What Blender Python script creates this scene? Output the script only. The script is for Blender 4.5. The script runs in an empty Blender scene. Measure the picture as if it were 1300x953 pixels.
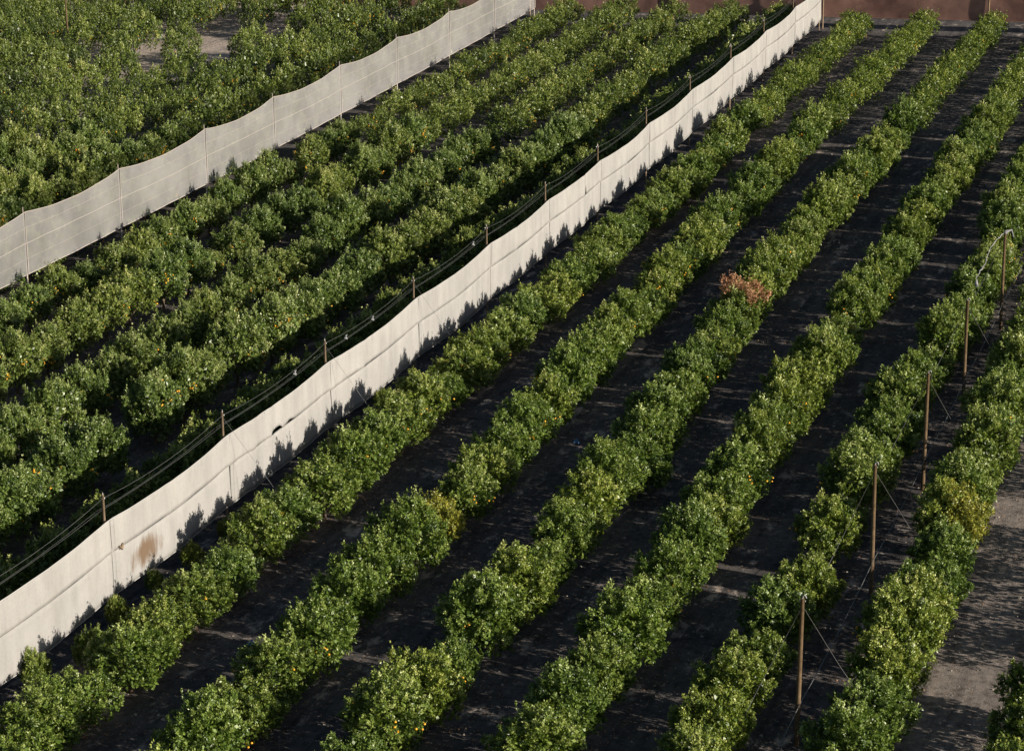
import bpy, math, random
import numpy as np
from mathutils import Vector, Matrix

C = bpy.context.scene.collection
rnd = random.Random(7)

# ------------------------------------------------------------------ terrain
def terr(x, y):
    x = np.asarray(x, float); y = np.asarray(y, float)
    yc = np.clip(y, 20, 230)
    z = 0.000147 * (yc - 40) ** 2
    z = z + np.clip(y - 230, 0, None) * 0.05
    xc = np.clip(x, -160, 20)
    z = z + 0.00006276 * (xc + 40) * (yc - 40)
    return z

def T(x, y):
    return float(terr(x, y))

# ------------------------------------------------------------------ helpers
def tag(o, label=None, cat=None, group=None, kind=None):
    if label: o['label'] = label
    if cat: o['category'] = cat
    if group: o['group'] = group
    if kind: o['kind'] = kind
    return o

def empty(name, loc, label=None, cat=None, group=None):
    o = bpy.data.objects.new(name, None)
    o.empty_display_size = 0.3
    C.objects.link(o); o.location = loc
    return tag(o, label, cat, group)

def link(name, me, parent=None, loc=None):
    o = bpy.data.objects.new(name, me); C.objects.link(o)
    if parent is not None: o.parent = parent
    if loc is not None: o.location = loc
    return o

def mesh_np(name, verts, faces, mats, smooth=False, tint=None, k=4):
    """verts (n,3), faces (m,k) -> mesh"""
    verts = np.asarray(verts, np.float32); faces = np.asarray(faces, np.int32)
    me = bpy.data.meshes.new(name)
    me.vertices.add(len(verts)); me.vertices.foreach_set('co', verts.ravel())
    me.loops.add(faces.size); me.loops.foreach_set('vertex_index', faces.ravel())
    me.polygons.add(len(faces))
    me.polygons.foreach_set('loop_start', np.arange(0, faces.size, k, dtype=np.int32))
    me.polygons.foreach_set('loop_total', np.full(len(faces), k, np.int32))
    if smooth: me.polygons.foreach_set('use_smooth', np.ones(len(faces), bool))
    for m in (mats if isinstance(mats, (list, tuple)) else [mats]): me.materials.append(m)
    if tint is not None:
        a = me.attributes.new('tint', 'FLOAT', 'FACE')
        a.data.foreach_set('value', np.asarray(tint, np.float32))
    me.update(calc_edges=True)
    return me

class MB:
    """collects tubes, boxes and grids into one quad/tri mesh"""
    def __init__(s): s.v = []; s.f = []; s.sm = []
    def tube(s, pts, r, n=7, cap=True):
        pts = [Vector(p) for p in pts]
        rs = r if isinstance(r, (list, tuple)) else [r] * len(pts)
        b = len(s.v)
        for i, p in enumerate(pts):
            d = (pts[min(i + 1, len(pts) - 1)] - pts[max(i - 1, 0)]).normalized()
            u = d.cross(Vector((0, 0, 1)))
            if u.length < 1e-3: u = Vector((1, 0, 0))
            u.normalize(); w = d.cross(u)
            for k in range(n):
                a = 2 * math.pi * k / n
                s.v.append(tuple(p + (u * math.cos(a) + w * math.sin(a)) * rs[i]))
        for i in range(len(pts) - 1):
            for k in range(n):
                s.f.append((b + i * n + k, b + i * n + (k + 1) % n, b + (i + 1) * n + (k + 1) % n, b + (i + 1) * n + k)); s.sm.append(True)
        if cap:
            s.f.append(tuple(b + k for k in range(n))); s.sm.append(False)
            e = b + (len(pts) - 1) * n
            s.f.append(tuple(e + k for k in reversed(range(n)))); s.sm.append(False)
        return s
    def grid(s, P, thick=None):
        """P: (nu, nv, 3) array of points"""
        b = len(s.v); nu, nv = P.shape[:2]
        s.v += [tuple(p) for p in P.reshape(-1, 3)]
        for i in range(nu - 1):
            for j in range(nv - 1):
                s.f.append((b + i * nv + j, b + (i + 1) * nv + j, b + (i + 1) * nv + j + 1, b + i * nv + j + 1)); s.sm.append(True)
        return s
    def build(s, name, mat, parent=None):
        me = bpy.data.meshes.new(name); me.from_pydata([tuple(v) for v in s.v], [], s.f)
        me.polygons.foreach_set('use_smooth', s.sm); me.materials.append(mat); me.update()
        return link(name, me, parent)

# ------------------------------------------------------------------ materials
def new_mat(name):
    m = bpy.data.materials.new(name); m.use_nodes = True
    nt = m.node_tree; nt.nodes.clear()
    out = nt.nodes.new('ShaderNodeOutputMaterial')
    return m, nt, out

def N(nt, t, **kw):
    n = nt.nodes.new(t)
    for k, v in kw.items():
        if k in n.inputs: n.inputs[k].default_value = v
        else: setattr(n, k, v)
    return n

def ramp(nt, fac, stops):
    r = nt.nodes.new('ShaderNodeValToRGB')
    el = r.color_ramp.elements
    while len(el) > 1: el.remove(el[0])
    el[0].position = stops[0][0]; el[0].color = (*stops[0][1], 1)
    for p, c in stops[1:]:
        e = el.new(p); e.color = (*c, 1)
    nt.links.new(fac, r.inputs[0]); return r

def noise(nt, vec, scale, detail=4, rough=.55):
    n = N(nt, 'ShaderNodeTexNoise'); n.inputs['Scale'].default_value = scale
    n.inputs['Detail'].default_value = detail; n.inputs['Roughness'].default_value = rough
    nt.links.new(vec, n.inputs['Vector']); return n

def mixc(nt, fac, a, b, mode='MIX'):
    m = nt.nodes.new('ShaderNodeMix'); m.data_type = 'RGBA'; m.blend_type = mode
    for s, v in ((m.inputs[0], fac), (m.inputs[6], a), (m.inputs[7], b)):
        if hasattr(v, 'is_output'): nt.links.new(v, s)
        else: s.default_value = v if isinstance(v, (int, float)) else (*v, 1)
    return m.outputs[2]

def leaf_mat(name, stops, trans=.17, objvar=True, rough=.42):
    m, nt, out = new_mat(name); L = nt.links
    at = N(nt, 'ShaderNodeAttribute', attribute_name='tint')
    r = ramp(nt, at.outputs['Fac'], stops)
    col = r.outputs[0]
    if objvar:
        oi = N(nt, 'ShaderNodeObjectInfo')
        rr = ramp(nt, oi.outputs['Random'], [(0, (.74, .82, .78)), (.3, (.92, .97, .9)), (.65, (1.03, 1.01, 1)), (1, (1.17, 1.09, .92))])
        col = mixc(nt, 1.0, col, rr.outputs[0], 'MULTIPLY')
    p = N(nt, 'ShaderNodeBsdfPrincipled'); p.inputs['Roughness'].default_value = rough
    p.inputs['Specular IOR Level'].default_value = .5
    L.new(col, p.inputs['Base Color'])
    t = N(nt, 'ShaderNodeBsdfTranslucent')
    tc = mixc(nt, 1.0, col, (1.25, 1.3, .55), 'MULTIPLY'); L.new(tc, t.inputs['Color'])
    mx = N(nt, 'ShaderNodeMixShader'); mx.inputs[0].default_value = trans
    L.new(p.outputs[0], mx.inputs[1]); L.new(t.outputs[0], mx.inputs[2]); L.new(mx.outputs[0], out.inputs[0])
    return m

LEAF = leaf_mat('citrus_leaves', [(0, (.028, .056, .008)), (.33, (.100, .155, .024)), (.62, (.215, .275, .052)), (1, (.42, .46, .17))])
LEAF_L = leaf_mat('citrus_leaves_dusky', [(0, (.028, .052, .010)), (.33, (.100, .150, .030)), (.62, (.215, .270, .066)), (1, (.42, .45, .20))])
YELLOW = leaf_mat('yellowing_leaves', [(0, (.07, .09, .018)), (.4, (.22, .23, .035)), (.8, (.40, .37, .055)), (1, (.5, .45, .09))], objvar=False)
DRY = leaf_mat('dry_brown_leaves', [(0, (.24, .115, .05)), (.5, (.44, .22, .115)), (1, (.6, .35, .20))], trans=.1, objvar=False, rough=.7)
WEED = leaf_mat('weed_leaves', [(0, (.04, .075, .018)), (.6, (.09, .14, .03)), (1, (.15, .19, .05))], objvar=False)

def simple(name, col, rough=.7, spec=.3, var=None, scale=6, metal=0):
    m, nt, out = new_mat(name); L = nt.links
    p = N(nt, 'ShaderNodeBsdfPrincipled'); p.inputs['Roughness'].default_value = rough
    p.inputs['Specular IOR Level'].default_value = spec; p.inputs['Metallic'].default_value = metal
    p.inputs['Base Color'].default_value = (*col, 1)
    if var:
        tc = N(nt, 'ShaderNodeTexCoord'); n = noise(nt, tc.outputs['Object'], scale, 5)
        r = ramp(nt, n.outputs['Fac'], [(.3, col), (.7, var)]); L.new(r.outputs[0], p.inputs['Base Color'])
    L.new(p.outputs[0], out.inputs[0]); return m

BARK = simple('bark', (.10, .075, .05), .85, .2, (.17, .13, .09), 12)
ORANGE = simple('orange_peel', (.74, .30, .015), .4, .5, (.80, .46, .03), 3)
WOOD = simple('weathered_pole_wood', (.085, .055, .03), .85, .2, (.17, .115, .065), 5)
WOODG = simple('grey_post_wood', (.17, .12, .08), .85, .2, (.26, .19, .13), 5)
WIRE = simple('galvanised_wire', (.17, .17, .17), .45, .5, metal=.3)
BRACKET = simple('weathered_bracket', (.45, .44, .42), .6, .4)
RAG = simple('white_rag', (.28, .28, .28), .9, .1, (.2, .2, .21), 8)
HEM = simple('fabric_hem', (.40, .385, .37), .85, .1)
NETROPE = simple('net_seam_tape', (.42, .37, .34), .85, .1)
BLUE = simple('blue_plastic', (.10, .22, .42), .5, .4)
STONE = simple('stone', (.30, .26, .22), .9, .2, (.42, .37, .31), 3)

def ground_mat():
    m, nt, out = new_mat('orchard_soil'); L = nt.links
    g = N(nt, 'ShaderNodeNewGeometry'); P = g.outputs['Position']
    n1 = noise(nt, P, .35, 4); n2 = noise(nt, P, 3.2, 6, .65); n3 = noise(nt, P, 22, 4, .7)
    a = ramp(nt, n1.outputs['Fac'], [(.35, (.082, .076, .077)), (.65, (.128, .114, .110))])
    b = ramp(nt, n2.outputs['Fac'], [(.34, (.55, .52, .50)), (.52, (1, 1, 1)), (.72, (1.14, 1.12, 1.1))])
    c = ramp(nt, n3.outputs['Fac'], [(.38, (.6, .58, .56)), (.5, (1, 1, 1)), (.68, (1.25, 1.22, 1.18))])
    col = mixc(nt, 1.0, a.outputs[0], b.outputs[0], 'MULTIPLY')
    col = mixc(nt, .8, col, c.outputs[0], 'MULTIPLY')
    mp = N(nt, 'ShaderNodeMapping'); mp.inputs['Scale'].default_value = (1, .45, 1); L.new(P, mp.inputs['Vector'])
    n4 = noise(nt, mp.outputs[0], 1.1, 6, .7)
    sun_flecks = ramp(nt, n4.outputs['Fac'], [(.57, (0, 0, 0)), (.66, (1, 1, 1))])  # pale sandy flecks, painted to read as sunlit spots in the aisles
    # pale bare soil at right edge and upper left, lightened to read as sunlit
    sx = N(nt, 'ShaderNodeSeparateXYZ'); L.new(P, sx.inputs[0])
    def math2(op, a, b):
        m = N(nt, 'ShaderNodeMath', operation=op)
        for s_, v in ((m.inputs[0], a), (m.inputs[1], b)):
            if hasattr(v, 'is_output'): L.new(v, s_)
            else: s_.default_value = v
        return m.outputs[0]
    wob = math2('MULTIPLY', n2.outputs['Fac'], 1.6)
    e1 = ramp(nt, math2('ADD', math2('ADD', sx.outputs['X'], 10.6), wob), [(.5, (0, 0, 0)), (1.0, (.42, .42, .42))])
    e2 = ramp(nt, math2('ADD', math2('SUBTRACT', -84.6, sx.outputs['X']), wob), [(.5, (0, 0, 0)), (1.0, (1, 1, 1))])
    f = math2('MAXIMUM', math2('MAXIMUM', e1.outputs[0], e2.outputs[0]), sun_flecks.outputs[0])
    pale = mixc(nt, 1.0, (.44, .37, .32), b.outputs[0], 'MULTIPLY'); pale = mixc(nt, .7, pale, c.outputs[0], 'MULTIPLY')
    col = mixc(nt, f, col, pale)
    mp2 = N(nt, 'ShaderNodeMapping'); mp2.inputs['Scale'].default_value = (2.6, .10, 1); L.new(P, mp2.inputs['Vector'])
    n6 = noise(nt, mp2.outputs[0], .9, 4, .6)
    rut = ramp(nt, n6.outputs['Fac'], [(.35, (.70, .70, .72)), (.5, (1, 1, 1)), (.65, (1.22, 1.2, 1.17))])
    col = mixc(nt, 1.0, col, rut.outputs[0], 'MULTIPLY')
    p = N(nt, 'ShaderNodeBsdfPrincipled'); p.inputs['Roughness'].default_value = .95
    p.inputs['Specular IOR Level'].default_value = .15
    L.new(col, p.inputs['Base Color'])
    ad = N(nt, 'ShaderNodeMath', operation='ADD'); L.new(n2.outputs['Fac'], ad.inputs[0]); L.new(n3.outputs['Fac'], ad.inputs[1])
    bp = N(nt, 'ShaderNodeBump'); bp.inputs['Strength'].default_value = .6; bp.inputs['Distance'].default_value = .05
    L.new(ad.outputs[0], bp.inputs['Height']); L.new(bp.outputs[0], p.inputs['Normal'])
    L.new(p.outputs[0], out.inputs[0]); return m
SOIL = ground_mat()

def fabric_mat():
    m, nt, out = new_mat('white_windbreak_fabric'); L = nt.links
    g = N(nt, 'ShaderNodeNewGeometry'); P = g.outputs['Position']
    mp = N(nt, 'ShaderNodeMapping'); mp.inputs['Scale'].default_value = (1, 1, .22); L.new(P, mp.inputs['Vector'])
    n1 = noise(nt, mp.outputs[0], 1.6, 5, .6); n2 = noise(nt, P, .35, 3); n3 = noise(nt, P, 9, 4, .6)
    c1 = ramp(nt, n1.outputs['Fac'], [(.3, (.325, .315, .307)), (.6, (.385, .374, .364)), (.8, (.41, .40, .39))])
    c2 = ramp(nt, n2.outputs['Fac'], [(.35, (.90, .90, .90)), (.65, (1.04, 1.03, 1.02))])
    c3 = ramp(nt, n3.outputs['Fac'], [(.3, (.93, .92, .90)), (.55, (1, 1, 1))])
    col = mixc(nt, 1.0, c1.outputs[0], c2.outputs[0], 'MULTIPLY'); col = mixc(nt, 1.0, col, c3.outputs[0], 'MULTIPLY')
    # brown mud stain around one spot of the lower panel
    sx = N(nt, 'ShaderNodeSeparateXYZ'); L.new(P, sx.inputs[0])
    def gauss(sock, c, w):
        a = N(nt, 'ShaderNodeMath', operation='SUBTRACT'); L.new(sock, a.inputs[0]); a.inputs[1].default_value = c
        b = N(nt, 'ShaderNodeMath', operation='DIVIDE'); L.new(a.outputs[0], b.inputs[0]); b.inputs[1].default_value = w
        d = N(nt, 'ShaderNodeMath', operation='MULTIPLY'); L.new(b.outputs[0], d.inputs[0]); L.new(b.outputs[0], d.inputs[1]); return d
    gy = gauss(sx.outputs['Y'], STAIN[0], 2.1); gz = gauss(sx.outputs['Z'], STAIN[1], .95)
    s = N(nt, 'ShaderNodeMath', operation='ADD'); L.new(gy.outputs[0], s.inputs[0]); L.new(gz.outputs[0], s.inputs[1])
    n4 = noise(nt, mp.outputs[0], 3.2, 6, .65); s2 = N(nt, 'ShaderNodeMath', operation='ADD'); L.new(s.outputs[0], s2.inputs[0])
    mm = N(nt, 'ShaderNodeMath', operation='MULTIPLY'); L.new(n4.outputs['Fac'], mm.inputs[0]); mm.inputs[1].default_value = 1.2
    L.new(mm.outputs[0], s2.inputs[1])
    st = ramp(nt, s2.outputs[0], [(.62, (1, 1, 1)), (1.0, (0, 0, 0))])
    st2 = N(nt, 'ShaderNodeMath', operation='MULTIPLY'); st2.inputs[1].default_value = .95; L.new(st.outputs[0], st2.inputs[0])
    col = mixc(nt, st2.outputs[0], col, (.17, .115, .075))
    d = N(nt, 'ShaderNodeBsdfDiffuse'); L.new(col, d.inputs['Color'])
    t = N(nt, 'ShaderNodeBsdfTranslucent'); L.new(col, t.inputs['Color'])
    mx = N(nt, 'ShaderNodeMixShader'); mx.inputs[0].default_value = .15
    L.new(d.outputs[0], mx.inputs[1]); L.new(t.outputs[0], mx.inputs[2])
    bp = N(nt, 'ShaderNodeBump'); bp.inputs['Strength'].default_value = .35; bp.inputs['Distance'].default_value = .05
    n5 = noise(nt, P, 2.2, 4); L.new(n5.outputs['Fac'], bp.inputs['Height']); L.new(bp.outputs[0], d.inputs['Normal'])
    L.new(mx.outputs[0], out.inputs[0]); return m
STAIN = (71.5, 1.70 + T(-39.2, 71.4))
FABRIC = fabric_mat()

def net_mat(name, c0, c1, alpha, trans=.2):
    m, nt, out = new_mat(name); L = nt.links
    g = N(nt, 'ShaderNodeNewGeometry'); P = g.outputs['Position']
    n1 = noise(nt, P, .9, 5, .65); n2 = noise(nt, P, .16, 2)
    ad = N(nt, 'ShaderNodeMath', operation='MULTIPLY_ADD'); L.new(n1.outputs['Fac'], ad.inputs[0]); ad.inputs[1].default_value = .6
    L.new(n2.outputs['Fac'], ad.inputs[2])
    r = ramp(nt, ad.outputs[0], [(.60, c0), (.95, c1)])
    d = N(nt, 'ShaderNodeBsdfDiffuse'); L.new(r.outputs[0], d.inputs['Color'])
    t = N(nt, 'ShaderNodeBsdfTranslucent'); L.new(r.outputs[0], t.inputs['Color'])
    mx = N(nt, 'ShaderNodeMixShader'); mx.inputs[0].default_value = trans
    L.new(d.outputs[0], mx.inputs[1]); L.new(t.outputs[0], mx.inputs[2])
    tr = N(nt, 'ShaderNodeBsdfTransparent'); m2 = N(nt, 'ShaderNodeMixShader'); m2.inputs[0].default_value = alpha
    L.new(tr.outputs[0], m2.inputs[1]); L.new(mx.outputs[0], m2.inputs[2]); L.new(m2.outputs[0], out.inputs[0])
    return m
NET = net_mat('pale_insect_net', (.31, .30, .30), (.47, .455, .45), .54)
BROWN = net_mat('brown_windbreak_net', (.14, .078, .066), (.34, .195, .155), .98, .1)

# ------------------------------------------------------------------ foliage
def unit(v): return v / np.maximum(np.linalg.norm(v, axis=-1, keepdims=True), 1e-9)

def leaves(rng, base, d, ln, wd, out=None, k=.55):
    """one folded quad per leaf"""
    n = len(base)
    ref = unit(rng.normal(size=(n, 3)))
    if out is not None: ref = unit(out + ref * k)
    side = unit(np.cross(d, ref))
    up = np.cross(side, d)
    ln = ln[:, None]; wd = wd[:, None]
    v = np.empty((n, 4, 3))
    v[:, 0] = base
    mid = base + d * ln * .5
    v[:, 1] = mid + side * wd * .5 + up * wd * .12
    v[:, 2] = base + d * ln - up * ln * .12
    v[:, 3] = mid - side * wd * .5 + up * wd * .12
    return v

def crown(seed, ax=1.2, ay=1.5, z0=.10, z1=2.35, nl=30, shoots=400, per=32, fill=2800, ls=1.0, spikes=9, upb=.75):
    """leafy crown: upright sprays of shoots around a dense core"""
    rng = np.random.default_rng(seed)
    up = np.array([0, 0, 1.])
    cz = z0 + (z1 - z0) * .47; az = (z1 - z0) / 2; m = min(ax, az)
    c = [(0, -ay * .28, cz - .05), (0, ay * .28, cz - .05)]; rt = [m * .66] * 2; ra = [m * .66] * 2; A = [up, up]
    for i in range(nl):
        th = 2.39996 * i + rng.uniform(-.35, .35)
        e = -.35 + 1.35 * ((i + .5) / nl) + rng.uniform(-.1, .1)          # low ones first, top ones last
        ce = math.cos(min(e, 1) * 1.45); se = math.sin(min(e, 1) * 1.45)
        k = rng.uniform(.60, .84)
        c.append((ax * k * ce * math.cos(th), ay * k * ce * math.sin(th), cz + az * rng.uniform(.50, .74) * se))
        rr = rng.uniform(.20, .34) * (1.0 if e > 0 else 1.15)
        rt.append(rr); ra.append(rr * rng.uniform(1.25, 1.85))
        A.append(unit(np.array([math.cos(th) * ce * .6, math.sin(th) * ce * .6, .75 + .3 * se])))
    c = np.array(c); rt = np.array(rt); ra = np.array(ra); A = np.array(A)
    wgt = rt * ra; wgt[:2] *= .35; wgt = wgt / wgt.sum()
    def put(k, d, f):
        da = (d * A[k]).sum(1, keepdims=True); dp = d - da * A[k]
        tap = 1 - .38 * np.clip(da, -1, 1)
        p = c[k] + (A[k] * da * ra[k][:, None] + dp * tap * rt[k][:, None]) * f[:, None]
        nn = unit(A[k] * da / ra[k][:, None] + dp / rt[k][:, None] + .25 * A[k])
        return p, nn
    def inside(p):
        v = p[:, None] - c[None]; da = (v * A[None]).sum(2); dp = np.linalg.norm(v - da[..., None] * A[None], axis=2)
        return np.sqrt((da / ra) ** 2 + (dp / rt) ** 2)
    P = []; Q = []; K = []; got = 0
    while got < shoots:
        k = rng.choice(len(c), p=wgt, size=shoots); d = unit(rng.normal(size=(shoots, 3)))
        d[:, 2] = np.where((d[:, 2] < -.1) & (rng.random(shoots) < .5), -d[:, 2], d[:, 2])
        p, nn = put(k, d, rng.uniform(.86, 1.02, shoots))
        dd = inside(p); dd[np.arange(shoots), k] = 9
        ok = (dd.min(1) > .80) & (p[:, 2] > z0)
        P.append(p[ok]); Q.append(nn[ok]); K.append(k[ok]); got += ok.sum()
    p = np.concatenate(P)[:shoots]; nrm = np.concatenate(Q)[:shoots]; lk = np.concatenate(K)[:shoots]
    low = np.clip((p[:, 2] - z0) / (z1 - z0), 0, 1)[:, None]
    d = unit(nrm * .6 + A[lk] * upb * (.35 + low) + rng.normal(size=p.shape) * .2)
    L = rng.uniform(.14, .32, shoots)
    top = np.argsort(-p[:, 2] - rng.uniform(0, .5, shoots))[:spikes * 3]
    sp = rng.choice(top, spikes, replace=False)
    L[sp] = rng.uniform(.34, .70, spikes); d[sp] = unit(up + rng.normal(size=(spikes, 3)) * .18)
    ltint = rng.normal(0, .10, len(c))
    stint = np.clip(rng.normal(.46, .15, shoots) + ltint[lk], 0, 1)
    stint[sp] = np.clip(stint[sp] + .15, 0, 1)
    sid = np.repeat(np.arange(shoots), per)
    t = rng.uniform(0, 1, len(sid))
    pos = p[sid] + d[sid] * (L[sid] * (t - .2))[:, None] + rng.normal(size=(len(sid), 3)) * (.05 * (1 - .6 * t))[:, None]
    rad = unit(np.cross(d[sid], unit(rng.normal(size=(len(sid), 3)))))
    ld = unit(d[sid] * rng.uniform(.35, 1.0, len(sid))[:, None] + rad * .65 + rng.normal(size=rad.shape) * .15)
    ln = rng.uniform(.062, .105, len(sid)) * ls; wd = ln * rng.uniform(.42, .55, len(sid))
    V = [leaves(rng, pos, ld, ln, wd, unit(nrm[sid] * 1.0 + up * .3 + rad * .35), .45)]
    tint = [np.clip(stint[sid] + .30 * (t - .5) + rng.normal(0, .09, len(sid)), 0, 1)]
    if fill:
        w2 = rt * ra; w2 = w2 / w2.sum()
        k = rng.choice(len(c), p=w2, size=fill)
        dd = unit(rng.normal(size=(fill, 3)))
        fp, fn = put(k, dd, rng.uniform(.55, .90, fill))
        keep = fp[:, 2] > z0 * .7; fp = fp[keep]; dd = fn[keep]
        n = len(fp)
        V.append(leaves(rng, fp, unit(dd + rng.normal(size=(n, 3)) * .6), rng.uniform(.13, .2, n) * ls, rng.uniform(.09, .13, n) * ls, dd, .5))
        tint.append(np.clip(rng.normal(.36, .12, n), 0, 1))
    V = np.concatenate(V); tint = np.concatenate(tint)
    fsel = rng.integers(0, shoots, 140)
    fr = p[fsel] + nrm[fsel] * .07
    return V, tint, fr

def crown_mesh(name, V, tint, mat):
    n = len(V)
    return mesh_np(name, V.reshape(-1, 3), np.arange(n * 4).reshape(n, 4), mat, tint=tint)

# icosphere used for the fruit
def ico():
    import bmesh
    bm = bmesh.new(); bmesh.ops.create_icosphere(bm, subdivisions=2, radius=1)
    bm.verts.ensure_lookup_table()
    v = np.array([x.co[:] for x in bm.verts]); f = np.array([[w.index for w in x.verts] for x in bm.faces]); bm.free()
    return v, f
ICO = ico()

def fruit_mesh(seed, pts, n):
    rng = np.random.default_rng(seed)
    # oranges hang in small bunches on the middle and lower flanks
    pts = pts[(pts[:, 2] < 1.95) & (pts[:, 2] > .5)]
    seeds = pts[rng.choice(len(pts), max(2, n // 3))]
    P = seeds[rng.integers(0, len(seeds), n)] + rng.normal(size=(n, 3)) * .085
    Vs = []; Fs = []
    for i, p in enumerate(P):
        Vs.append(ICO[0] * rng.uniform(.036, .047) * np.array([1, 1, .9]) + p); Fs.append(ICO[1] + i * len(ICO[0]))
    return mesh_np('fruit', np.concatenate(Vs), np.concatenate(Fs), ORANGE, smooth=True, k=3)

def trunk_mesh(seed, h=1.5):
    r = random.Random(seed); m = MB()
    m.tube([(0, 0, -.15), (.02, 0, .15), (.0, .03, .42)], [.10, .075, .065], 8)
    for i in range(5):
        a = i * 1.257 + r.uniform(-.3, .3); k = r.uniform(.45, .75)
        m.tube([(0, .03, .36), (k * .4 * math.cos(a), k * .5 * math.sin(a), .75), (k * math.cos(a), 1.2 * k * math.sin(a), r.uniform(1.1, h))], [.045, .032, .014], 6)
    me = bpy.data.meshes.new('trunk'); me.from_pydata(m.v, [], m.f); me.polygons.foreach_set('use_smooth', m.sm); me.materials.append(BARK); me.update()
    return me

NV = 9
VAR_R = []; VAR_L = []; LOW_R = []; LOW_L = []
for i in range(NV):
    rr = random.Random(100 + i)
    V, t, fr = crown(10 + i, ax=rr.uniform(1.22, 1.42), ay=rr.uniform(1.52, 1.74), z1=rr.uniform(2.3, 2.9), shoots=420, upb=.9, nl=rr.choice([26, 30, 34]), spikes=rr.choice([9, 14, 20]))
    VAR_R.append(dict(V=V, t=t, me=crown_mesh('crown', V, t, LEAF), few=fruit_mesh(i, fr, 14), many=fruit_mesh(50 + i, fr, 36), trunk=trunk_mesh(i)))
for i in range(NV):
    rr = random.Random(300 + i)
    V, t, fr = crown(40 + i, ax=rr.uniform(1.24, 1.46), ay=rr.uniform(1.55, 1.8), z1=rr.uniform(2.6, 2.95), nl=rr.choice([28, 32, 36]), shoots=440, per=30, fill=3000, spikes=rr.choice([22, 30, 38]), upb=.95)
    VAR_L.append(dict(V=V, t=t, me=crown_mesh('crown', V, t, LEAF_L), few=fruit_mesh(i + 20, fr, 20), many=fruit_mesh(70 + i, fr, 48), trunk=trunk_mesh(i + 20, 1.9)))
for i in range(5):
    LOW_R.append(crown(80 + i, ax=1.35, ay=1.72, z1=2.45, shoots=300, per=12, fill=600, ls=1.22, spikes=5))
    LOW_L.append(crown(90 + i, ax=1.35, ay=1.6, z1=2.9, shoots=310, per=12, fill=650, ls=1.22, spikes=12, upb=.95))

# ------------------------------------------------------------------ camera
F_PX = 2965.22; YAW = -.334138; PIT = .279979; ROL = .011126; H = 32.8496
fw = Vector((math.sin(YAW) * math.cos(PIT), math.cos(YAW) * math.cos(PIT), -math.sin(PIT)))
ri = Vector((math.cos(YAW), -math.sin(YAW), 0)); dn = fw.cross(ri)
r2 = math.cos(ROL) * ri + math.sin(ROL) * dn; d2 = -math.sin(ROL) * ri + math.cos(ROL) * dn
cd = bpy.data.cameras.new('camera'); cam = bpy.data.objects.new('camera', cd); C.objects.link(cam)
M = Matrix((( r2.x, -d2.x, -fw.x, 0), (r2.y, -d2.y, -fw.y, 0), (r2.z, -d2.z, -fw.z, H), (0, 0, 0, 1)))
cam.matrix_world = M
cd.sensor_width = 36; cd.lens = 36 * F_PX / 1300; cd.shift_y = -45.5 / 1300
cd.clip_start = 1; cd.clip_end = 6000
bpy.context.scene.camera = cam

def project(x, y, z):
    v = Vector((x, y, z - H)); w = v.dot(fw)
    return 650 + F_PX * v.dot(r2) / w, 431 + F_PX * v.dot(d2) / w, w

# ------------------------------------------------------------------ ground
xs = np.unique(np.concatenate([np.linspace(-900, -160, 12), np.arange(-160, 21, 1.0), np.linspace(21, 700, 12)]))
ys = np.unique(np.concatenate([np.linspace(-200, 20, 8), np.arange(20, 231, 1.0), np.linspace(231, 2000, 20)]))
X, Y = np.meshgrid(xs, ys, indexing='ij')
rg = np.random.default_rng(5)
Z = terr(X, Y) + np.where((X > -160) & (X < 20) & (Y > 20) & (Y < 230), rg.normal(0, .012, X.shape), 0)
nx, ny = len(xs), len(ys)
idx = np.arange(nx * ny).reshape(nx, ny)
fc = np.stack([idx[:-1, :-1], idx[1:, :-1], idx[1:, 1:], idx[:-1, 1:]], -1).reshape(-1, 4)
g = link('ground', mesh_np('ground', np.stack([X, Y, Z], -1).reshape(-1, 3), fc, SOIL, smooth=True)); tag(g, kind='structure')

# clods and small stones lying in the lanes: one uncountable scatter
def clods():
    rng = np.random.default_rng(3); n = 9000
    x = rng.uniform(-60, -7, n); y = 62 + (rng.random(n) ** 1.5) * 90
    s = rng.gamma(2.0, .012, n) + .012
    base = np.array([(1, 0, 0), (-.5, .85, 0), (-.5, -.85, 0), (.1, .05, .8), (-.75, .1, .35)]) 
    F = np.array([(0, 1, 3), (1, 4, 3), (4, 2, 3), (2, 0, 3)])
    a = rng.uniform(0, 6.28, n); ca, sa = np.cos(a), np.sin(a)
    V = base[None] * s[:, None, None] * rng.uniform(.7, 1.3, (n, 5, 1))
    W = np.stack([V[..., 0] * ca[:, None] - V[..., 1] * sa[:, None] + x[:, None], V[..., 0] * sa[:, None] + V[..., 1] * ca[:, None] + y[:, None], V[..., 2] + terr(x, y)[:, None]], -1)
    f = (F[None] + (np.arange(n) * 5)[:, None, None]).reshape(-1, 3)
    o = link('clods', mesh_np('clods', W.reshape(-1, 3), f, STONE, k=3)); tag(o, 'small clods and stones scattered over the bare soil lanes', 'clods', kind='stuff')
clods()

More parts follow.
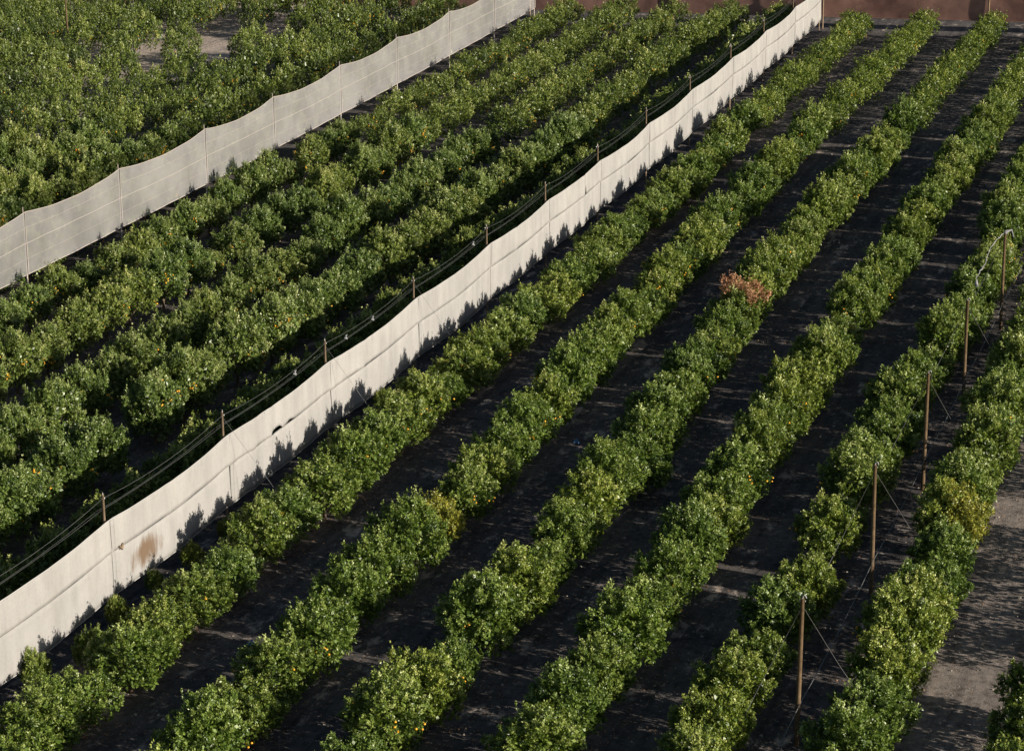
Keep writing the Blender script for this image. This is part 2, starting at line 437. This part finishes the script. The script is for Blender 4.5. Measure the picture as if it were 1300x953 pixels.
# ------------------------------------------------------------------ trees
# rows: x at given y (measured), phrase, side variant, first y
ROWS = [
 dict(k='A', pts=[(60, -35.9), (67, -35.9), (80, -36.0), (105, -36.0), (139, -35.9), (166, -35.8), (192, -35.5)], ph='first row right of the white fence', v='R'),
 dict(k='B', pts=[(60, -30.3), (72, -30.6), (85, -30.4), (124, -31.2), (140, -31.2), (171, -30.6), (192, -30.0)], ph='second row right of the white fence', v='R'),
 dict(k='C', pts=[(60, -25.6), (72, -25.3), (86, -25.1), (108, -26.0), (126, -26.0), (156, -25.5), (192, -24.8)], ph='third row right of the white fence', v='R'),
 dict(k='D', pts=[(60, -20.6), (76, -20.3), (94, -20.5), (110, -20.3), (127, -20.4), (154, -20.1), (192, -20.2)], ph='fourth row right of the white fence', v='R'),
 dict(k='E', pts=[(60, -15.8), (83, -15.6), (97, -15.8), (109, -15.3), (119, -15.0), (134, -15.8), (192, -15.6)], ph='row just left of the bare poles', v='R'),
 dict(k='F', pts=[(60, -11.6), (77, -11.4), (90, -11.5), (99, -11.4), (192, -11.0)], ph='row just right of the bare poles', v='R'),
 dict(k='G', pts=[(60, -6.3), (192, -6.0)], ph='', v='R'),
 dict(k='G2', pts=[(60, -1.3), (192, -1.0)], ph='', v='R'),  # unseen row, added to cast more shade on the near right corner
 dict(k='L5', pts=[(60, -41.9), (192, -41.5)], ph='row hidden close behind the white fence', v='H'),
 dict(k='L4', pts=[(60, -46.2), (88, -46.8), (128, -46.4), (141, -46.0), (167, -46.8), (192, -45.9)], ph='second row behind the white fence', v='L'),
 dict(k='L3', pts=[(60, -50.4), (84, -50.6), (107, -51.6), (125, -51.3), (192, -51.4)], ph='third row behind the white fence', v='L'),
 dict(k='L2', pts=[(60, -56.0), (95, -56.4), (130, -56.1), (192, -55.9)], ph='fourth row behind the white fence', v='L'),
 dict(k='L1', pts=[(60, -61.2), (105, -61.0), (147, -60.8), (192, -60.7)], ph='row nearest the grey net fence', v='L'),
]
for i, x in enumerate([-66.4, -71.5, -76.6, -81.7, -86.8, -91.8, -95.9, -100.6, -105.8, -111.0, -116.2, -121.4]):
    ph = ['first', 'second', 'third', 'fourth', 'fifth', 'sixth', 'seventh', 'eighth', 'ninth', 'tenth', 'eleventh', 'twelfth'][i] + ' row beyond the grey net fence'
    ROWS.append(dict(k='N%d' % i, pts=[(60, x), (192, x)], ph=ph, v='L'))

ORD1 = 'zeroth first second third fourth fifth sixth seventh eighth ninth tenth eleventh twelfth thirteenth fourteenth fifteenth sixteenth seventeenth eighteenth nineteenth'.split()
def ordinal(n):
    if n < 20: return ORD1[n]
    t = {2: ('twentieth', 'twenty'), 3: ('thirtieth', 'thirty'), 4: ('fortieth', 'forty'), 5: ('fiftieth', 'fifty')}[n // 10]
    return t[0] if n % 10 == 0 else t[1] + '-' + ORD1[n % 10]

SKIP = {'G': [(71.0, 73.6), (88.0, 91.0)], 'G2': [(69.0, 73.0), (86, 91)], 'N4': [(160, 167), (172, 181)], 'N3': [(161, 167.5), (172.5, 179)], 'N5': [(161, 164), (175, 178)], 'L4': [(82.5, 86)]}
trees = []
for R in ROWS:
    ys_, xs_ = zip(*R['pts'])
    big = .9 if R['k'] == 'L1' else 1.08 if R['k'][0] == 'N' else 1.12 if R['k'] == 'L4' else 1
    y = 52.06 + rnd.uniform(0, 1.4); step = 2.78 if R['v'] == 'R' else 2.9
    if R['k'] == 'G': y0 = 40
    far = 191.8
    while y < far:
        x = float(np.interp(y, ys_, xs_)) + rnd.gauss(0, .13)
        if not any(a < y < b for a, b in SKIP.get(R['k'], [])):
            s = big * rnd.uniform(.90, 1.08)
            if rnd.random() < .035: s *= rnd.uniform(.62, .82)
            trees.append(dict(R=R, x=x, y=y + rnd.gauss(0, .12), s=s))
        y += step * (rnd.uniform(.93, 1.08))
rows_by = {}
for t in trees:
    t['z'] = T(t['x'], t['y'])
    px, py, w = project(t['x'], t['y'], t['z'] + 1.2)
    t['px'], t['py'], t['w'] = px, py, w
    m = 1.35 * F_PX / w
    t['vis'] = (-m * .8 < px < 1300 + m * .8) and (-m * .7 < py < 953 + m * .7)
    t['in'] = t['vis'] and t['R']['v'] != 'H' and t['R']['k'][0] != 'G'
for R in ROWS:
    q = [t for t in trees if t['R'] is R and t['in']]
    q.sort(key=lambda t: t['y'])
    for i, t in enumerate(q): t['n'] = i + 1
cand = sorted([t for t in trees if t['in']], key=lambda t: t['w'])
chosen = cand[:300]; rest = [t for t in trees if not any(t is c for c in chosen[:0])]
cid = {id(t) for t in chosen}
rest = [t for t in trees if id(t) not in cid]
# of the unseen trees only those near the frame matter for light
rest = [t for t in rest if t['vis'] or (-700 < t['px'] < 1750 and -60 < t['py'] < 1150)]
print('TREES', len(trees), 'visible', len(cand), 'rest', len(rest), 'limit depth', chosen[-1]['w'])

def nearest(k, y):
    return min((t for t in chosen if t['R']['k'] == k), key=lambda t: abs(t['y'] - y))
spec_dead = nearest('C', 108.6); spec_yb = nearest('B', 77.7); spec_yf = nearest('F', 81.8)
for s_, yy in ((spec_dead, 108.6), (spec_yb, 77.7), (spec_yf, 81.8)): s_['s'] = 1.0

def crown_parts(t, root, var, sx, sy, sz, fl):
    rz = (math.pi if rnd.random() < .5 else 0) + rnd.gauss(0, .16)
    def put(name, me):
        o = bpy.data.objects.new(name, me); C.objects.link(o); o.parent = root
        o.rotation_euler = (0, 0, rz); o.scale = (sx, sy, sz); return o
    c = put('crown', var['me']); put('trunk', var['trunk'])
    if fl: put('fruit', var[fl])['kind'] = 'stuff'
    return c, rz

for t in chosen:
    R = t['R']; V = VAR_R if R['v'] == 'R' else VAR_L
    var = V[rnd.randrange(NV)]
    if R['v'] == 'R': fl = rnd.choices([None, 'few', 'many'], [.42, .50, .08])[0]
    else: fl = rnd.choices([None, 'few', 'many'], [.15, .45, .40])[0]
    s = t['s']; sx = s * rnd.uniform(.96, 1.12); sy = s * rnd.uniform(.92, 1.06); sz = s * rnd.uniform(.88, 1.16) * (.9 if R['k'] == 'A' else 1)
    size = ''
    tallness = s * 1
    if s < .76: size = 'small '
    elif sz > 1.1: size = 'tall '
    fr = {None: '', 'few': '', 'many': ' heavy with oranges'}[fl]
    lab = '%scitrus tree%s, %s up in %s' % (size, fr, ordinal(t['n']), R['ph'])
    if t is spec_dead: lab = 'citrus tree with dead brown shoots on its crown, third row right of fence'
    if t is spec_yb: lab = 'sickly yellow-leaved citrus tree in the second row right of the white fence'
    if t is spec_yf: lab = 'yellowing citrus tree with golden right side beside the bare poles'
    root = empty('citrus_tree', (t['x'], t['y'], t['z']), lab, 'citrus tree', 'citrus trees planted in rows')
    if R['v'] == 'L': sx *= .93
    if t is spec_yf: sx, sy, sz = 1.12, 1.12, 1.1
    if t is spec_yb: sx, sy, sz, fl = .85, .95, .85, None
    c, rz = crown_parts(t, root, var, sx, sy, sz, fl)
    if t is spec_yb:
        c.material_slots[0].link = 'OBJECT'; c.material_slots[0].material = YELLOW
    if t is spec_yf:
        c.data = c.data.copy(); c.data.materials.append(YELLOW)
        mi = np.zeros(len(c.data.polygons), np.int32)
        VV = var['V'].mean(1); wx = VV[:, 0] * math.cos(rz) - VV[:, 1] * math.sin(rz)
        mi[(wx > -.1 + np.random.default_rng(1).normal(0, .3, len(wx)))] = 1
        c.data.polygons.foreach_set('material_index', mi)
    if t is spec_dead:
        for j, (dx, dy, dz) in enumerate([(-.40, .25, 2.25), (.80, -.05, 2.05)]):
            Vd, td, _ = crown(400 + j, ax=.5, ay=.6, z0=-.4, z1=.55, nl=7, shoots=110, per=16, fill=120, spikes=6, upb=.9)
            o = link('dry_branch', crown_mesh('dry_branch', Vd, td, DRY), root, (dx, dy, dz)); o['label'] = 'dead brown leafy shoots'

# everything past the 300 that show largest: one mass
def mass(ts):
    Vs = []; tt = []; mi = []; FR = []
    rng = np.random.default_rng(11)
    for t in ts:
        lo = (LOW_R if t['R']['v'] == 'R' else LOW_L)[int(rng.integers(0, 5))]
        a = rng.normal(0, .16) + (math.pi if rng.random() < .5 else 0); s = t['s'] * rng.uniform(.94, 1.05)
        if t['R']['v'] == 'H': s *= 1.10
        if t['w'] < 150 and t['vis']:
            q = (VAR_R if t['R']['v'] == 'R' else VAR_L)[int(rng.integers(0, NV))]; lo = (q['V'], q['t'])
            if t['R']['v'] == 'H': s *= .94
        V = lo[0] * s * (np.array([.80, 1, 1.10]) if t['R']['k'][0] == 'N' else 1)
        W = np.stack([V[..., 0] * math.cos(a) - V[..., 1] * math.sin(a) + t['x'], V[..., 0] * math.sin(a) + V[..., 1] * math.cos(a) + t['y'], V[..., 2] + t['z']], -1)
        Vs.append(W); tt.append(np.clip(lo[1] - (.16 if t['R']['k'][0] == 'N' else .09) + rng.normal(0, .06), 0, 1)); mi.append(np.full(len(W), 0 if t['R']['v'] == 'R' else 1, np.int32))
        if t['vis'] and lo[0] is not None:
            m_ = int(rng.choice([0, 0, 4, 9])) if t['R']['v'] != 'R' else int(rng.choice([0, 0, 3]))
            fp = W.mean(1); fp = fp[(fp[:, 2] - t['z'] > .5) & (fp[:, 2] - t['z'] < 2.2) & (fp[:, 0] > t['x'] + .5)]
            if m_ and len(fp):
                ctr = fp[rng.integers(0, len(fp), m_)] + np.array([.06, -.03, 0])
                FR.append(ctr)
    V = np.concatenate(Vs); n = len(V)
    # oranges of the mass: little rounded six-sided bodies
    fr = np.concatenate(FR); cube = np.array([(-1, -1, -1), (1, -1, -1), (1, 1, -1), (-1, 1, -1), (-1, -1, 1), (1, -1, 1), (1, 1, 1), (-1, 1, 1)]) * .030
    cf = np.array([(0, 3, 2, 1), (4, 5, 6, 7), (0, 1, 5, 4), (1, 2, 6, 5), (2, 3, 7, 6), (3, 0, 4, 7)])
    FV = (fr[:, None] + cube[None]).reshape(-1, 3); FF = (cf[None] + (np.arange(len(fr)) * 8)[:, None, None]).reshape(-1, 4) + 4 * n
    tt.append(np.zeros(len(FF))); mi.append(np.full(len(FF), 2, np.int32))
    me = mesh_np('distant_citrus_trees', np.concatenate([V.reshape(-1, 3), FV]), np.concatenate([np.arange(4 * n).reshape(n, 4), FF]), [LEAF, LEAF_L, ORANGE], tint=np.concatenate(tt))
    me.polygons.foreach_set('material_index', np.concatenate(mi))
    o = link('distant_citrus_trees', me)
    tag(o, 'far mass of green citrus trees filling the back of the orchard, plus an unseen row added for shade', 'citrus trees', kind='stuff')
    print('MASS quads', n)
    # their trunks and fruit belong to the same mass
    m = MB(); P = []
    return o
mass(rest)

# weeds and young shrubs at the foot of the white fence
for i, (x, y, s, lab) in enumerate([
    (-38.7, 68.3, .42, 'lowest small bush against the foot of the white fence, beside the nearest post'),
    (-38.8, 71.4, .34, 'small bush at the white fence foot just left of the brown stain'),
    (-38.6, 74.1, .40, 'small bush at the white fence foot just right of the brown stain'),
    (-38.6, 77.0, .34, 'small bush at the white fence foot just before the second post'),
    (-37.6, 64.6, .58, 'half-grown tree between the fence foot and first row, bottom left'),
    (-38.8, 62.7, .52, 'half-grown tree under the white fence in the bottom left corner'),
    (-38.6, 93.5, .45, 'small bush at the white fence foot beyond the third post')]):
    root = empty('shrub', (x, y, T(x, y)), lab, 'shrub')
    V = VAR_R[i % NV]
    for nm, me in (('crown', V['me']), ('trunk', V['trunk'])):
        o = link(nm, me, root); o.scale = (s * .8, s * .8, s * 1.05); o.rotation_euler = (0, 0, i * 1.3)

# dry leaves and prunings lying under the rows: uncountable litter
def litter():
    rng = np.random.default_rng(9); n = 26000
    row = rng.choice([-35.9, -30.7, -25.5, -20.3, -15.6, -11.4, -46.5, -51.3], n)
    x = row + rng.normal(0, 1.25, n); y = 60 + rng.random(n) ** 1.4 * 80
    z = terr(x, y) + rng.uniform(.012, .035, n)
    d = unit(np.stack([rng.normal(size=n), rng.normal(size=n), rng.normal(size=n) * .25], -1))
    V = leaves(rng, np.stack([x, y, z], -1), d, rng.uniform(.05, .11, n), rng.uniform(.025, .05, n), np.tile([0, 0, 1.], (n, 1)), .4)
    o = link('leaf_litter', crown_mesh('leaf_litter', V, rng.random(n), DRY)); tag(o, 'dry brown leaves scattered on the soil under the rows', 'leaf litter', kind='stuff')
litter()

# ------------------------------------------------------------------ white windbreak fence
FX = -39.22
YP = [48.6, 58.9, 69.0, 78.7, 88.8, 99.3, 109.6, 119.3, 129.1, 139.6, 150.3, 161.6, 172.0, 182.2, 192.6]
fence = empty('windbreak_fence', (FX, 69, T(FX, 69)), 'long white fabric windbreak fence on wooden posts running between the orchard rows', 'fence')
def fpart(mb, name, mat, par=fence):
    o = mb.build(name, mat, None); o.parent = par; o.matrix_parent_inverse = Matrix.Translation(-Vector(par.location)); return o
def fpart_sub(mb, name, mat, par):
    """child of a part whose own origin sits at the world origin"""
    return mb.build(name, mat, par)

def phase(y, P):
    for a, b in zip(P[:-1], P[1:]):
        if a <= y <= b: return (y - a) / (b - a), P.index(a), b - a
    return 0, 0, 10
rs = np.random.default_rng(21)
bill = rs.uniform(.09, .2, 40)
fold = [(81.0, .28, .16), (82.6, .16, .12), (92.3, .3, .2), (73.5, .25, .1), (90.0, .2, .09), (113.5, .3, .12), (125.6, .2, .15), (104, .3, .07), (134, .3, .08), (145, .3, .08), (156, .35, .08), (79.2, .3, .1), (89.3, .3, .1), (99.8, .3, .09)]
sl = rs.normal(size=(4, 3)) 
def ripple(y, v):
    r = 0
    for a, b, c in ((.9, .5, .010), (2.3, 1.7, .004), (.37, .2, .02)):
        r += c * math.sin(a * y * 2.1 + b * v * 3 + a * 7) * math.cos(a * 1.3 * y - v * 2)
    return r
def fx(y, v):
    """x of the fabric; v: 0 hem, 1 fixed edge"""
    u, i, L = phase(y, YP)
    x = FX + bill[i] * (math.sin(math.pi * u) ** .7) + ripple(y, v)
    for c, w, h in fold:
        x += .5 * h * math.exp(-((y + .25 * (1 - v) - c) / w) ** 2) * (1 - .55 * v)
    # a crease where the fabric is pulled against the post
    x += .035 * (math.exp(-(u * L / .18) ** 2) + math.exp(-((1 - u) * L / .18) ** 2))
    return x
def sag(y, P, s):
    u, i, L = phase(y, P); return -4 * s * u * (1 - u)
ygr = np.unique(np.concatenate([np.arange(50, 192.6, .16), [81.9 + .05 * k for k in range(50)], [125.4 + .03 * k for k in range(30)]]))
ZT, ZM, ZB = 3.80, 2.50, .90
def upper_hem(y):
    z = ZM + .03 + .010 * math.sin(y * .9) + .008 * math.sin(y * 2.1)
    z += .20 * math.exp(-((y - 83.0) / .5) ** 4)          # the fabric gapes open here
    z += .10 * math.exp(-((y - 84.3) / .35) ** 2)
    z += .55 * math.exp(-((y - 125.9) / .10) ** 2)         # a narrow tear
    return z
G = np.empty((len(ygr), 9, 3)); G2 = np.empty((len(ygr), 9, 3)); topl = []; seaml = []; seam2 = []; botl = []
for a, y in enumerate(ygr):
    g0 = T(FX, y); zt = g0 + ZT + sag(y, YP, .10); zh = g0 + upper_hem(y)
    for b in range(9):
        v = b / 8
        G[a, b] = (fx(y, v) + .018, y, zh + (zt - zh) * v)
    zs = g0 + ZM + .04 + sag(y, YP, .05); zb = g0 + ZB + sag(y, YP, .05) + .015 * math.sin(y * 2.6)
    for b in range(9):
        v = b / 8
        G2[a, b] = (fx(y, v) - .02, y, zb + (zs - zb) * v)
    if a % 3 == 0:
        topl.append((G[a, 8, 0], y, zt)); seaml.append((G2[a, 8, 0] + .026, y, zs - .02)); botl.append((G2[a, 0, 0], y, zb)); seam2.append((G[a, 0, 0] + .012, y, zh))
def solid(mb, o):
    md = o.modifiers.new('thickness', 'SOLIDIFY'); md.thickness = .006
    return o
o = solid(None, fpart(MB().grid(G), 'upper_panel', FABRIC)); o['label'] = 'upper fabric sheet with a gaping tear'
o = solid(None, fpart(MB().grid(G2), 'lower_panel', FABRIC)); o['label'] = 'lower fabric sheet with a brown mud stain'
fpart(MB().tube(topl, .018, 6), 'top_hem', HEM)
for yj in YP[1:-1]:
    rj = random.Random(int(yj)); wj = rj.uniform(.20, .34); S_ = np.empty((5, 12, 3))
    for a in range(5):
        y = yj + .02 + wj * a / 4
        for b in range(12):
            v = b / 11; g0 = T(FX, y)
            S_[a, b] = (fx(y, v) + (.020 if v > .56 else -.014) + .018 * (1 - a / 4) + .003 * math.sin(v * 9 + yj), y + .04 * math.sin(v * 5 + yj), g0 + ZB + .03 + (ZT - ZB - .05) * v)
    solid(None, fpart(MB().grid(S_), 'join_strip', FABRIC))
fpart(MB().tube(seaml, .013, 6), 'seam_cord', HEM)
fpart(MB().tube(botl, .016, 6), 'bottom_hem', HEM)
PX = FX - .16
for y in YP:
    g0 = T(PX, y); lean = rnd.uniform(-.03, .03)
    p = fpart(MB().tube([(PX, y, g0 - .3), (PX, y + lean, g0 + 2.4), (PX, y + lean * 2, g0 + 4.72)], [.062, .056, .05], 9), 'post', WOODG)
    b = MB().tube([(PX - .07, y, g0 + 4.60), (PX + .07, y, g0 + 4.60)], .035, 6); b.tube([(PX, y, g0 + 4.66), (PX, y, g0 + 4.80)], .022, 6)
    q = b.build('bracket', BRACKET); q.parent = p
def wire_line(par, P, x, z, s, r=.011, name='wire', mat=WIRE):
    pts = []
    for a, b in zip(P[:-1], P[1:]):
        for k in range(10):
            y = a + (b - a) * k / 10; pts.append((x, y, T(x, y) + z + sag(y, P, s)))
    pts.append((x, P[-1], T(x, P[-1]) + z))
    return fpart(MB().tube(pts, r, 5), name, mat, par)
wire_line(fence, YP, PX + .02, 4.60, .26, .0055)
wire_line(fence, YP, PX - .05, 4.15, .12, .0045)
wire_line(fence, YP, PX - .35, 4.02, .16, .004)
for y in YP[2:]:
    g0 = T(PX, y)
    if 75 < y < 100: fpart(MB().tube([(PX, y, g0 + 4.5), (PX + 1.4, y + .4, T(PX, y) + 2.3), (PX + 2.9, y + .8, T(PX + 2.9, y) - .05)], .006, 5), 'guy_wire', WIRE)
    fpart(MB().tube([(PX, y, g0 + 4.5), (PX - 2.6, y + .6, T(PX - 2.6, y) - .05)], .006, 5), 'guy_wire', WIRE)
for y, z in ((91.1, 4.22), (94.2, 4.2), (107.6, 4.3), (85.6, 4.25)):
    g0 = T(PX, y); m = MB()
    m.tube([(PX, y - .16, g0 + z), (PX + .05, y - .04, g0 + z - .07), (PX - .03, y + .06, g0 + z + .02), (PX, y + .17, g0 + z + .05)], [.03, .055, .04, .02], 7)
    fpart(m, 'tied_knot', RAG)
k = MB().tube([(FX + .1, 69.5, T(FX, 69) + 2.62), (FX + .13, 69.62, T(FX, 69) + 2.5), (FX + .12, 69.75, T(FX, 69) + 2.66)], [.03, .07, .03], 7); fpart(k, 'tied_knot', WOODG)

# ------------------------------------------------------------------ grey net fence
NX = -63.61
YN = [84.0, 94.6, 105.1, 115.6, 126.6, 136.6, 147.7, 158.3, 169.3, 179.8, 190.2]
net = empty('net_fence', (NX, 105, T(NX, 105)), 'tall pale grey net fence sagging between posts in the upper left', 'fence')
ygn = np.arange(84.2, 190.2, .35); G = np.empty((len(ygn), 13, 3)); lines = {v: [] for v in (0, 3, 6, 9, 12)}
for a, y in enumerate(ygn):
    g0 = T(NX, y); zt = g0 + 5.06 + sag(y, YN, .34); zb = g0 + 1.69 + sag(y, YN, .03)
    u, i, L = phase(y, YN)
    for b in range(13):
        v = b / 12
        x = NX + .10 * math.sin(math.pi * u) * math.sin(math.pi * v) * (1 if i % 2 else -.6) + .02 * math.sin(y * 1.9 + v * 4)
        G[a, b] = (x, y, zb + 3.37 * v + (zt - g0 - 5.06) * v ** 4)
    for v in lines: lines[v].append(tuple(G[a, v] + np.array([.02, 0, 0])))
fpart(MB().grid(G), 'net', NET, net)
for v, r in ((0, .024), (3, .006), (6, .014), (9, .007), (12, .020)):
    fpart(MB().tube(lines[v], r, 5), {0: 'bottom_hem', 12: 'top_hem'}.get(v, 'seam_tape'), NETROPE, net)
for y in YN:
    g0 = T(NX, y)
    fpart(MB().tube([(NX + .035, y, g0 + 1.70), (NX + .035, y, g0 + 5.04)], .022, 6), 'seam_tape', NETROPE, net)
    fpart(MB().tube([(NX - .08, y, g0 - .3), (NX - .08, y, g0 + 5.3)], [.05, .042], 8), 'post', simple('net_post_wood', (.40, .34, .30), .8, .2, (.46, .40, .36), 5) if y == YN[0] else bpy.data.materials['net_post_wood'], net)

# ------------------------------------------------------------------ brown boundary windbreak at the back
def WY(x): return 193.64 + .00785 * x
bw = empty('boundary_windbreak', (-40, WY(-40), T(-40, 193)), 'reddish brown fabric windbreak closing the far end of the orchard', 'fence')
wx = [-130, -117, -104, -91, -78, -65, -52.1, -39.2, -25.5, -12.5, .5]
xg = np.arange(-130, .6, .25); G = np.empty((len(xg), 14, 3)); tl = []; bl = []
rw = np.random.default_rng(8)
for a, x in enumerate(xg):
    g0 = T(x, WY(x)); u, i, L = phase(x, wx)
    for b in range(14):
        v = b / 13
        y = WY(x) + .10 * math.sin(math.pi * u) * (.3 + math.sin(math.pi * v)) + .02 * math.sin(x * 1.1 + v * 5) + .006 * math.sin(x * 4.3 - v * 7)
        G[a, b] = (x, y, g0 + 1.0 + v * 4.0 - .2 * (4 * u * (1 - u)) * v)
    tl.append(tuple(G[a, 13])); bl.append(tuple(G[a, 0]))
fpart(MB().grid(G), 'net', BROWN, bw)
HB = simple('brown_hem', (.22, .12, .09), .9, .1)
fpart(MB().tube(bl[::2], .03, 5), 'bottom_hem', HB, bw); fpart(MB().tube(tl[::2], .03, 5), 'top_hem', HB, bw)
for x in wx:
    g0 = T(x, WY(x)); fpart(MB().tube([(x, WY(x) - .13, g0 - .3), (x, WY(x) - .13, g0 + 5.3)], .07, 8), 'post', WOODG, bw)

# ------------------------------------------------------------------ bare pole lines
def pole(x, y, h, r, lab, grp, guys=True, hook=True, mat=WOOD, rag=False):
    g0 = T(x, y); root = empty('wooden_pole', (x, y, g0), lab, 'pole', grp)
    ln = rnd.uniform(-.10, .10)
    MB().tube([(0, 0, -.3), (ln * .5, ln * .3, h * .5), (ln, 0, h)], [r * 1.15, r, r * .85], 10).build('shaft', mat, root)
    if hook:
        b = MB(); b.tube([(ln - .09, 0, h - .08), (ln + .09, 0, h - .08)], .028, 6)
        b.tube([(ln, 0, h - .02), (ln + .02, 0, h + .09), (ln + .09, 0, h + .10), (ln + .12, 0, h + .02)], .02, 6)
        b.build('bracket', BRACKET, root)
    if guys:
        for dx, dy in ((2.1, 2.6), (-2.0, -1.8)):
            zz = T(x + dx, y + dy) - g0
            b = MB().tube([(ln, 0, h - .25), (dx * .5, dy * .5, (h - .25) * .5 + zz * .5 - .05), (dx, dy, zz - .05)], .008, 5)
            b.build('guy_wire', WIRE, root)
    return root
PXR = -13.7
YR = [66.3, 79.0, 90.3, 101.2, 113.6]
labs = ['bare wooden pole cut by the bottom edge, nearest of the right-hand pole line', 'bare wooden pole second nearest in the right-hand line, by the yellowing tree',
        'bare wooden pole in the middle of the right-hand line of five', 'bare wooden pole next to last, below the one with the white rag',
        'farthest right-hand wooden pole, with a white rag hanging from its top']
for i, y in enumerate(YR): pole(PXR, y, 5.0, .075, labs[i], 'bare poles in the right-hand lane')
YC = [52, 66.3, 79.0, 90.3, 101.2, 113.6, 125, 137]
def cable(x, P, z, s, r, lab):
    pts = []
    for a, b in zip(P[:-1], P[1:]):
        for k in range(10):
            y = a + (b - a) * k / 10; pts.append((x, y, T(x, y) + z + sag(y, P, s)))
    o = MB().tube(pts, r, 5).build('cable', WIRE); return tag(o, lab, 'cable')
cable(PXR + .09, YC, 1.45, .12, .013, 'pale low wire stretched along the foot of the right-hand poles')
# torn white strip hanging from the last pole
x, y = PXR, 113.6; g0 = T(x, y); pts = []
cl = [(x + .10, y, g0 + 5.02), (x - .05, y - .2, g0 + 4.95), (x - .35, y - .9, g0 + 4.75), (x - .45, y - 1.9, g0 + 4.5), (x - .5, y - 3.1, g0 + 4.2), (x - .55, y - 4.3, g0 + 4.0), (x - .6, y - 5.0, g0 + 3.9), (x - .55, y - 5.3, g0 + 3.45)]
rr_ = random.Random(4); fine = []; rad_ = []
for a, b in zip(cl[:-1], cl[1:]):
    for k in range(4):
        f_ = k / 4; fine.append(tuple(a[q] + (b[q] - a[q]) * f_ + rr_.uniform(-.045, .045) for q in range(3))); rad_.append(rr_.uniform(.012, .034))
rad_[0] = .09; rad_[1] = .08; rad_[2] = .10; rad_[-1] = .07; rad_[-2] = .09
m = MB(); m.tube(fine, rad_, 7)
m.tube([(x + .05, y, g0 + 5.0), (x + .30, y + .1, g0 + 5.1), (x + .42, y + .1, g0 + 4.75)], [.07, .06, .03], 6)
tag(m.build('rag_strip', RAG), 'torn white cloth strip dangling from the farthest right-hand pole', 'rag')

for i, (y, lab) in enumerate([(170.9, 'leftmost thin pole standing among the upper left trees'),
                              (181.2, 'second thin pole from the left among the upper left trees'), (190.3, 'third thin pole from the left, near the far windbreak')]):
    pole(-98.1, y, 5.6, .075, lab, 'poles in the upper left orchard', guys=False)

# blue plastic litter in the lanes
for (x, y, lab) in ((-29.0, 91.9, 'small blue plastic scrap on soil between second and third rows'), (-33.5, 68.3, 'small blue plastic scrap on soil between first and second rows')):
    m = MB(); m.tube([(x - .12, y, T(x, y) + .03), (x, y + .05, T(x, y) + .09), (x + .13, y - .03, T(x, y) + .04)], [.05, .12, .05], 7)
    tag(m.build('plastic_scrap', BLUE), lab, 'litter')

# ------------------------------------------------------------------ light
SUN_EL = 17.5; SUN_AZ = 8.0            # degrees; azimuth measured from +X towards -Y
el = math.radians(SUN_EL); az = math.radians(SUN_AZ)
sd = Vector((math.cos(el) * math.cos(az), -math.cos(el) * math.sin(az), math.sin(el)))
ld = bpy.data.lights.new('sun', 'SUN'); ld.energy = 5.0; ld.angle = math.radians(.5); ld.color = (1, .92, .79)
lo = bpy.data.objects.new('sun', ld); C.objects.link(lo); lo.rotation_euler = sd.to_track_quat('Z', 'Y').to_euler(); lo.location = (0, 60, 60)
w = bpy.data.worlds.new('World'); bpy.context.scene.world = w; w.use_nodes = True
nt = w.node_tree; bg = nt.nodes['Background']; sky = nt.nodes.new('ShaderNodeTexSky'); sky.sky_type = 'NISHITA'
sky.sun_disc = False; sky.sun_elevation = el; sky.sun_rotation = math.atan2(sd.x, sd.y)
nt.links.new(sky.outputs[0], bg.inputs[0]); bg.inputs[1].default_value = .05

sc = bpy.context.scene
sc.view_settings.view_transform = 'Standard'; sc.view_settings.look = 'None'; sc.view_settings.gamma = 1
sc.view_settings.exposure = .58
sc.view_settings.use_curve_mapping = False
sc.cycles.max_bounces = 6; sc.cycles.transparent_max_bounces = 12; sc.cycles.diffuse_bounces = 3
